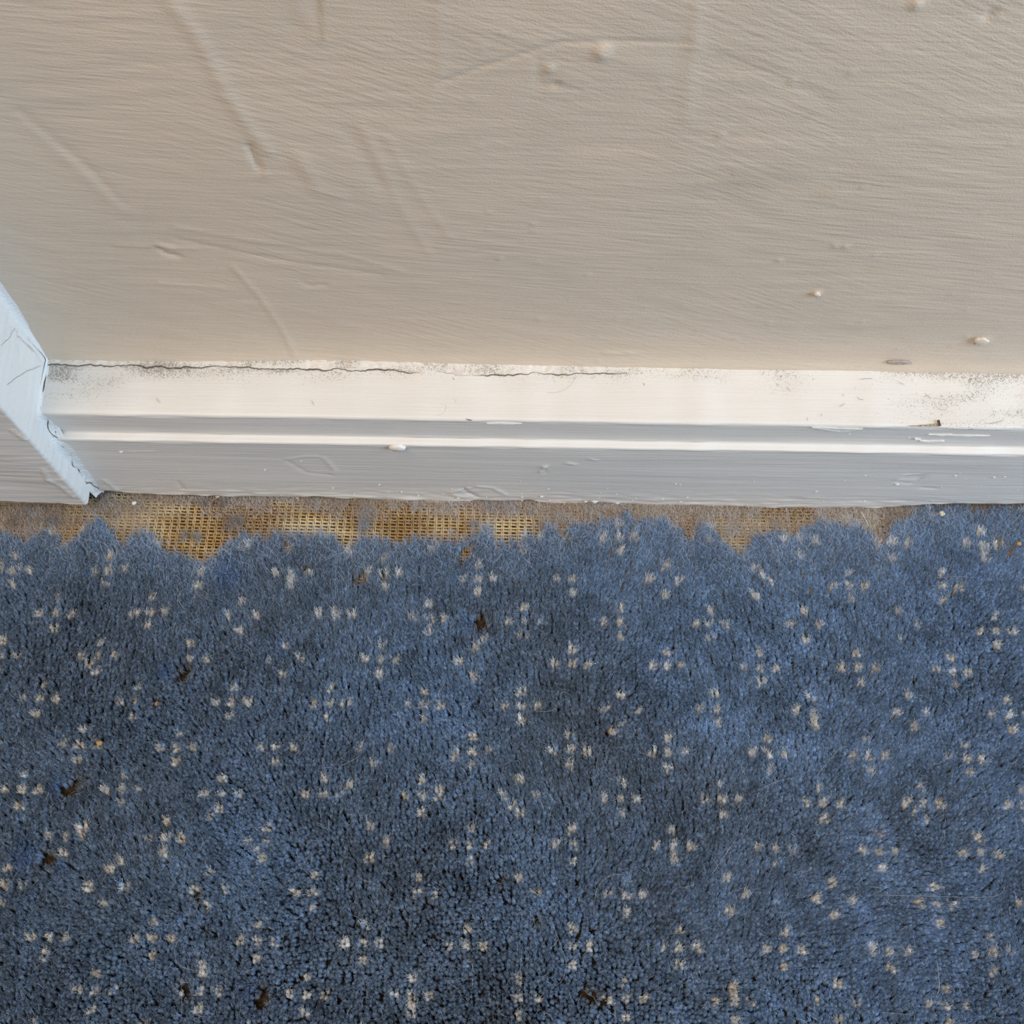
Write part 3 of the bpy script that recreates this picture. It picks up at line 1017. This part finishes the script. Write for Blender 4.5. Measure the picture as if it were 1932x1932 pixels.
def lint_cloud(n, x, y, z, L, col, spread=.12, lift=.001, wid=.00005):
    m = len(x)
    c = np.array(col)[None]*rng.uniform(1-spread*2, 1+spread*2, m)[:, None]*np.array([1+rng.normal(0, .04, m), np.ones(m), 1+rng.normal(0, .06, m)]).T
    add_f(np.stack([x, y, z], 1), rng.uniform(0, 6.28, m), rng.uniform(.5, 1.3, m)*L, np.full(m, wid)*rng.uniform(.7, 1.3, m), rng.uniform(.2, 1.2, m)*lift, c, seg=2)


fL = Field(.008, .003, seed=91)
# thick mat against the foot of the board
m = 40000
x = rng.uniform(-.29, .32, m)
front = np.where(x < XT, YT, -T2)
dd = rng.exponential(.0042, m)
y = front+.003-dd
ok = (rng.random(m) < np.clip(.55+.5*fL(x, y)+.5*np.exp(-dd/.003), 0.05, 1)) & (y > -.085)
x, y = x[ok], y[ok]
z = .0014+rng.random(len(x))*.0022
t = np.clip(.5+.5*fL(x+.2, y), 0, 1)[:, None]
colm = np.array([.47, .375, .29])*(1-t)+np.array([.52, .47, .44])*t
colm = colm*rng.uniform(.65, 1.35, len(x))[:, None]
add_f(np.stack([x, y, z], 1), rng.uniform(0, 6.28, len(x)), rng.uniform(.0015, .0042, len(x)), rng.uniform(.00004, .00008, len(x)), rng.uniform(.0003, .0018, len(x)), colm, seg=3)
# dust scattered over the weave, heavy left and right, thin over the golden stretch
m = 52000
x = rng.uniform(-.29, .32, m)
y = rng.uniform(-.075, -.03, m)
px_ = 966+F_PX*((np.stack([x, y, y*0], 1)-CAM)@rt)/((np.stack([x, y, y*0], 1)-CAM)@fw)
dens = np.interp(px_, [0, 60, 200, 270, 330, 480, 560, 620, 800, 960, 1010, 1060, 1350, 1600, 1750, 1932], [1, 1, 1, .55, .06, .10, .30, .10, .08, .07, .2, .9, 1, 1, 1, 1])
ok = rng.random(m) < np.clip(dens*(.7+.45*fL(x, y)), .0, 1)
x, y = x[ok], y[ok]
lint_cloud(0, x, y, .0016+rng.random(len(x))*.001, .003, (.50, .40, .31), .15)
m = 20000
x = rng.uniform(-.29, .32, m)
y = rng.uniform(-.062, -.03, m)
px_ = 966+F_PX*((np.stack([x, y, y*0], 1)-CAM)@rt)/((np.stack([x, y, y*0], 1)-CAM)@fw)
ok = rng.random(m) < np.interp(px_, [0, 215, 270, 300, 1020, 1060, 1100, 1730, 1760], [1, 1, .5, 0, 0, .7, 1, 1, .6])
x, y = x[ok], y[ok]
lint_cloud(0, x, y, .0018+rng.random(len(x))*.0012, .0034, (.48, .39, .31), .15)
# tufts of loose wool on the bare stretch
for px, py, r, nn, c in [(690, 985, 9, 130, (.23, .24, .27)), (683, 1000, 5, 60, (.20, .23, .29)), (450, 985, 11, 150, (.22, .20, .19)), (435, 988, 10, 110, (.22, .20, .19)),
                         (347, 1012, 5, 60, (.22, .22, .22)), (373, 1016, 5, 70, (.21, .22, .23)), (595, 950, 10, 130, (.34, .30, .28)), (690, 962, 14, 180, (.30, .28, .28)),
                         (640, 955, 10, 120, (.32, .28, .26)), (745, 955, 8, 90, (.40, .37, .34)), (785, 958, 9, 90, (.36, .33, .32)), (845, 958, 10, 90, (.36, .33, .31)), (925, 955, 12, 160, (.32, .30, .31)),
                         (960, 957, 12, 160, (.34, .33, .35)), (918, 1000, 9, 120, (.25, .29, .37)), (895, 990, 8, 80, (.28, .28, .30)), (215, 970, 12, 120, (.30, .26, .22)), (260, 955, 12, 100, (.34, .29, .25)),
                         (60, 975, 16, 180, (.24, .24, .25)), (100, 985, 14, 170, (.17, .18, .21)), (30, 985, 12, 120, (.22, .18, .15)), (420, 950, 10, 120, (.20, .17, .15)), (385, 948, 9, 110, (.20, .19, .20)),
                         (1060, 975, 14, 160, (.32, .30, .30)), (1110, 965, 16, 180, (.36, .32, .29)), (1230, 970, 18, 180, (.38, .33, .29)), (1330, 970, 16, 150, (.36, .33, .31)),
                         (1380, 1000, 16, 160, (.33, .31, .31)), (1550, 970, 15, 180, (.40, .38, .38)), (1600, 985, 16, 200, (.42, .40, .39)), (1640, 985, 14, 150, (.44, .40, .35)), (1470, 985, 16, 130, (.32, .28, .25)),
                         (1420, 965, 14, 140, (.34, .31, .28)), (1680, 975, 16, 150, (.24, .20, .17)), (1030, 985, 10, 120, (.33, .30, .28)), (1000, 965, 9, 100, (.33, .30, .28))]:
    p = on_floor(px, py, .002)
    x = p[0]+rng.normal(0, r*.00024*.6, nn); y = p[1]+rng.normal(0, r*.00024*.5, nn)
    y = np.minimum(y, np.where(x < XT, YT, -T2)+.002)
    lint_cloud(0, x, y, .0016+rng.random(nn)*.002, .0042, tuple(v*1.35 for v in c), .12, .0022, .00005)
lint = mesh_np('lint', np.concatenate(LV), [np.concatenate(LQ)], M_LINT, None, False, cols=np.concatenate(LC))
tag(lint, 'grey and brown lint matted along the foot of the skirting board', 'lint', kind='stuff')
LV, LQ, LC, lo_ = [], [], [], 0
# fuzz standing over the frayed front of the pile
m = 4200
x = rng.uniform(-.28, .31, m)
ed = np.interp(x, bq[:, 0], bq[:, 1])
y = ed-rng.exponential(.007, m)+.003
ok = y < np.where(x < XT, YT, -T2)-.001
x, y, ed = x[ok], y[ok], ed[ok]
z = np.where(y < ed, ZP*.9, .004)+rng.random(len(x))*.001
lint_cloud(0, x, y, z, .0045, (.38, .46, .60), .14, .0016, .00004)
# stray wool over the rest of the pile
m = 5200
x = rng.uniform(-.28, .31, m); y = rng.uniform(-.32, -.06, m)
ok = y < np.interp(x, bq[:, 0], bq[:, 1])-.004
x, y = x[ok], y[ok]
lint_cloud(0, x, y, np.full(len(x), ZP*.97), .004, (.36, .44, .58), .2, .0010, .00003)
lw = mesh_np('loose_wool', np.concatenate(LV), [np.concatenate(LQ)], M_LINT, carpet, False, cols=np.concatenate(LC))
tag(lw, kind='stuff')


# ------------------------------------------------------------------ single hairs and crumbs
def hair(name, pts3, r, mat, label, cat='hair', group=None):
    P = np.array(pts3, float)
    # Catmull-Rom through the points
    Q = np.vstack([2*P[0]-P[1], P, 2*P[-1]-P[-2]])
    out = []
    for i in range(1, len(Q)-2):
        for t in np.linspace(0, 1, 8, endpoint=False):
            a, b, c, d = Q[i-1], Q[i], Q[i+1], Q[i+2]
            out.append(.5*((2*b)+(-a+c)*t+(2*a-5*b+4*c-d)*t*t+(-a+3*b-3*c+d)*t**3))
    out.append(P[-1])
    out = np.array(out)
    n = len(out)
    org = out[0].copy()
    tn = np.gradient(out, axis=0)
    tn /= np.linalg.norm(tn, axis=1)[:, None]+1e-12
    s1 = np.cross(tn, [0, 0, 1.0]); s1 /= np.linalg.norm(s1, axis=1)[:, None]+1e-9
    s2 = np.cross(tn, s1)
    tp = np.clip(np.minimum(np.arange(n), np.arange(n)[::-1])/3.0, .25, 1)[:, None]
    V = np.stack([out-org+(s1*math.cos(a)+s2*math.sin(a))*r*tp for a in (0, 2.094, 4.189)], 1).reshape(-1, 3)
    i = np.arange(n-1)
    F = np.concatenate([np.stack([i*3+k, i*3+(k+1) % 3, i*3+3+(k+1) % 3, i*3+3+k], 1) for k in range(3)])
    o = mesh_np(name, V, [F], mat, None, True)
    o.location = org
    tag(o, label, cat, group)
    return o


def fl(px, z=ZP*1.03): return [on_floor(x, y, z+.0004*math.sin(i*1.7)) for i, (x, y) in enumerate(px)]


def lg(px): return [on_floor(x, y, ZT+.0003) for x, y in px]


hair('straw', [on_wall(1623, 962, -T2-.002), on_floor(1632, 978, .005), on_floor(1640, 995, ZP)], .00022, M_STRAW, 'short cream straw leaning against the foot of the skirting board', 'straw')
hair('pale_hair', fl([(1145, 1030), (1128, 1008), (1121, 996), (1118, 1004), (1105, 1012), (1088, 1014), (1079, 1020), (1080, 1034), (1092, 1040)], ZP+.001), .00005, M_HAIR, 'long pale hair curled into a loop on the frayed pile edge', 'hair')
hair('pale_hair', fl([(760, 1327), (780, 1334), (800, 1333), (818, 1320), (832, 1300), (838, 1290)]), .00006, M_HAIR, 'pale curved hair crossing a fleck near the middle of the carpet', 'hair')
hair('pale_hair', fl([(1547, 1520), (1565, 1505), (1567, 1490), (1545, 1478), (1543, 1462), (1560, 1440), (1585, 1412), (1603, 1408)]), .00005, M_HAIR, 'long wavy pale hair bending twice across the blue pile', 'hair')
hair('pale_hair', fl([(1120, 1735), (1122, 1700), (1130, 1670), (1155, 1651), (1185, 1650)]), .00005, M_HAIR, 'pale hair bent into a wide arch on the blue pile', 'hair')
hair('pale_hair', fl([(1635, 1688), (1720, 1690), (1800, 1692), (1870, 1692), (1892, 1682), (1896, 1670)]), .00005, M_HAIR, 'long straight pale hair hooked at one end', 'hair')
hair('pale_hair', fl([(1767, 1880), (1772, 1862), (1770, 1830), (1768, 1815)]), .00009, M_STRAW, 'thick cream bristle standing out of the blue pile', 'bristle')
hair('pale_hair', fl([(348, 1760), (331, 1785), (332, 1812), (345, 1825), (370, 1832)]), .00005, M_HAIR, 'pale hair curving beside a tan fleck', 'hair')
hair('pale_hair', fl([(1040, 1735), (1060, 1790), (1068, 1820), (1060, 1850), (1040, 1865)]), .00005, M_HAIR, 'pale hair hanging in a long curve down the pile', 'hair')
hair('pale_hair', fl([(1340, 1655), (1360, 1625), (1378, 1598), (1388, 1582)]), .00005, M_HAIR, 'pale hair lying slantwise between pale flecks', 'hair')

def bent(pts):
    (a, b), (c, d), (e, f) = pts[0], pts[len(pts)//2], pts[-1]
    return abs((e-a)*(d-b)-(f-b)*(c-a))/(math.hypot(e-a, f-b)+1e-6) > 2.2



for pts in ([(640, 1446), (660, 1437), (683, 1424)], [(1426, 1493), (1465, 1475), (1505, 1465)], [(1437, 1530), (1445, 1512), (1447, 1503)], [(1810, 1540), (1816, 1528), (1822, 1520)],
            [(1922, 1492), (1924, 1508), (1930, 1520)], [(1752, 1740), (1760, 1733), (1766, 1725)], [(1350, 1908), (1355, 1895), (1358, 1880)], [(1497, 1690), (1505, 1688), (1505, 1682)],
            [(1638, 1673), (1655, 1674), (1668, 1678)], [(1283, 1675), (1300, 1672), (1312, 1668)], [(1000, 1340), (1035, 1342), (1052, 1333)], [(563, 1378), (568, 1485), (575, 1475)][1:],
            [(85, 1512), (90, 1500), (92, 1495)], [(985, 1790), (982, 1830), (985, 1850)], [(1880, 1575), (1890, 1568), (1900, 1565)], [(1500, 1640), (1520, 1645), (1535, 1632)],
            [(1660, 1910), (1690, 1912), (1720, 1915)], [(341, 1850), (343, 1890), (342, 1925)], [(1755, 1092), (1800, 1088), (1850, 1090)], [(1770, 1110), (1785, 1098), (1798, 1090)]):
    k_ = 'curved' if bent(pts) else 'straight'
    hair('pale_hair', fl(pts), .00005, M_HAIR, 'short %s pale hair lying on the blue carpet pile' % k_, 'hair', 'short %s pale hairs on the carpet' % k_)
hair('dark_hair', lg([(1763, 755), (1765, 765), (1775, 773), (1785, 772), (1787, 765), (1780, 760)]), .00005, M_DHAIR, 'curled dark hair like a hook on the white skirting ledge', 'hair')
hair('dark_hair', lg([(1030, 740), (1045, 741), (1065, 735), (1080, 722), (1086, 707), (1078, 702)]), .00003, M_DHAIR, 'long fine hair in an arc on the white skirting ledge', 'hair')
hair('dark_hair', lg([(795, 770), (805, 778), (820, 783), (836, 780), (841, 766), (832, 763), (815, 770)]), .00003, M_DHAIR, 'fine hair curled in a loose ring on the skirting ledge', 'hair')
for pts in ([(1617, 748), (1622, 753), (1631, 754)], [(1695, 720), (1700, 723), (1706, 726)], [(1829, 723), (1832, 718), (1831, 713)], [(1437, 708), (1440, 704), (1442, 700)], [(1590, 748), (1592, 745), (1589, 743)],
            [(1484, 730), (1488, 734), (1491, 738)], [(1582, 768), (1590, 764), (1595, 760)], [(1746, 745), (1752, 748), (1758, 752)], [(1523, 794), (1524, 790), (1522, 788)], [(587, 754), (590, 760), (592, 765)],
            [(854, 712), (856, 715), (858, 717)], [(858, 760), (860, 756), (861, 753)], [(1618, 716), (1640, 714), (1647, 715)], [(297, 750), (296, 753), (303, 761)], [(1548, 786), (1550, 783), (1549, 780)],
            [(1860, 800), (1880, 797), (1895, 792)], [(1212, 722), (1216, 725), (1214, 728)]):
    k_ = 'bent' if bent(pts) else 'straight'
    hair('dark_hair', lg(pts), .00007, M_DHAIR, 'tiny %s dark hair lying on the white skirting ledge' % k_, 'hair', 'tiny %s dark hairs on the ledge' % k_)


def crumb(name, p, r, mat, label, cat='crumb', seed=0):
    import bmesh
    bm = bmesh.new()
    bmesh.ops.create_icosphere(bm, subdivisions=2, radius=r)
    g = random.Random(seed)
    for v in bm.verts:
        v.co *= g.uniform(.75, 1.2)
        v.co.z *= .7
    me = bpy.data.meshes.new(name)
    bm.to_mesh(me); bm.free()
    me.materials.append(mat)
    o = bpy.data.objects.new(name, me)
    C.objects.link(o)
    o.location = p
    tag(o, label, cat)


crumb('crumb', on_floor(1922, 1026, ZP*.85), .0012, M_CRUMB, 'small orange crumb caught in the blue pile beside a parting', seed=1)
crumb('crumb', on_floor(188, 1402, ZP*.9), .0012, M_CRUMB, 'brown crumb sunk in the carpet next to pale flecks', seed=2)
crumb('crumb', on_floor(296, 1328, ZP*.6), .0011, M_CRUMB, 'dark amber crumb in a small eaten pit', seed=3)
crumb('paint_chip', on_floor(253, 949, .004), .0011, M_CHIP, 'white paint chip lying in brown lint by the corner', 'paint chip', seed=4)
crumb('paint_chip', on_floor(1777, 969, ZP*.9), .0014, M_STRAW, 'cream fragment on the blue pile below the skirting board', 'paint chip', seed=5)
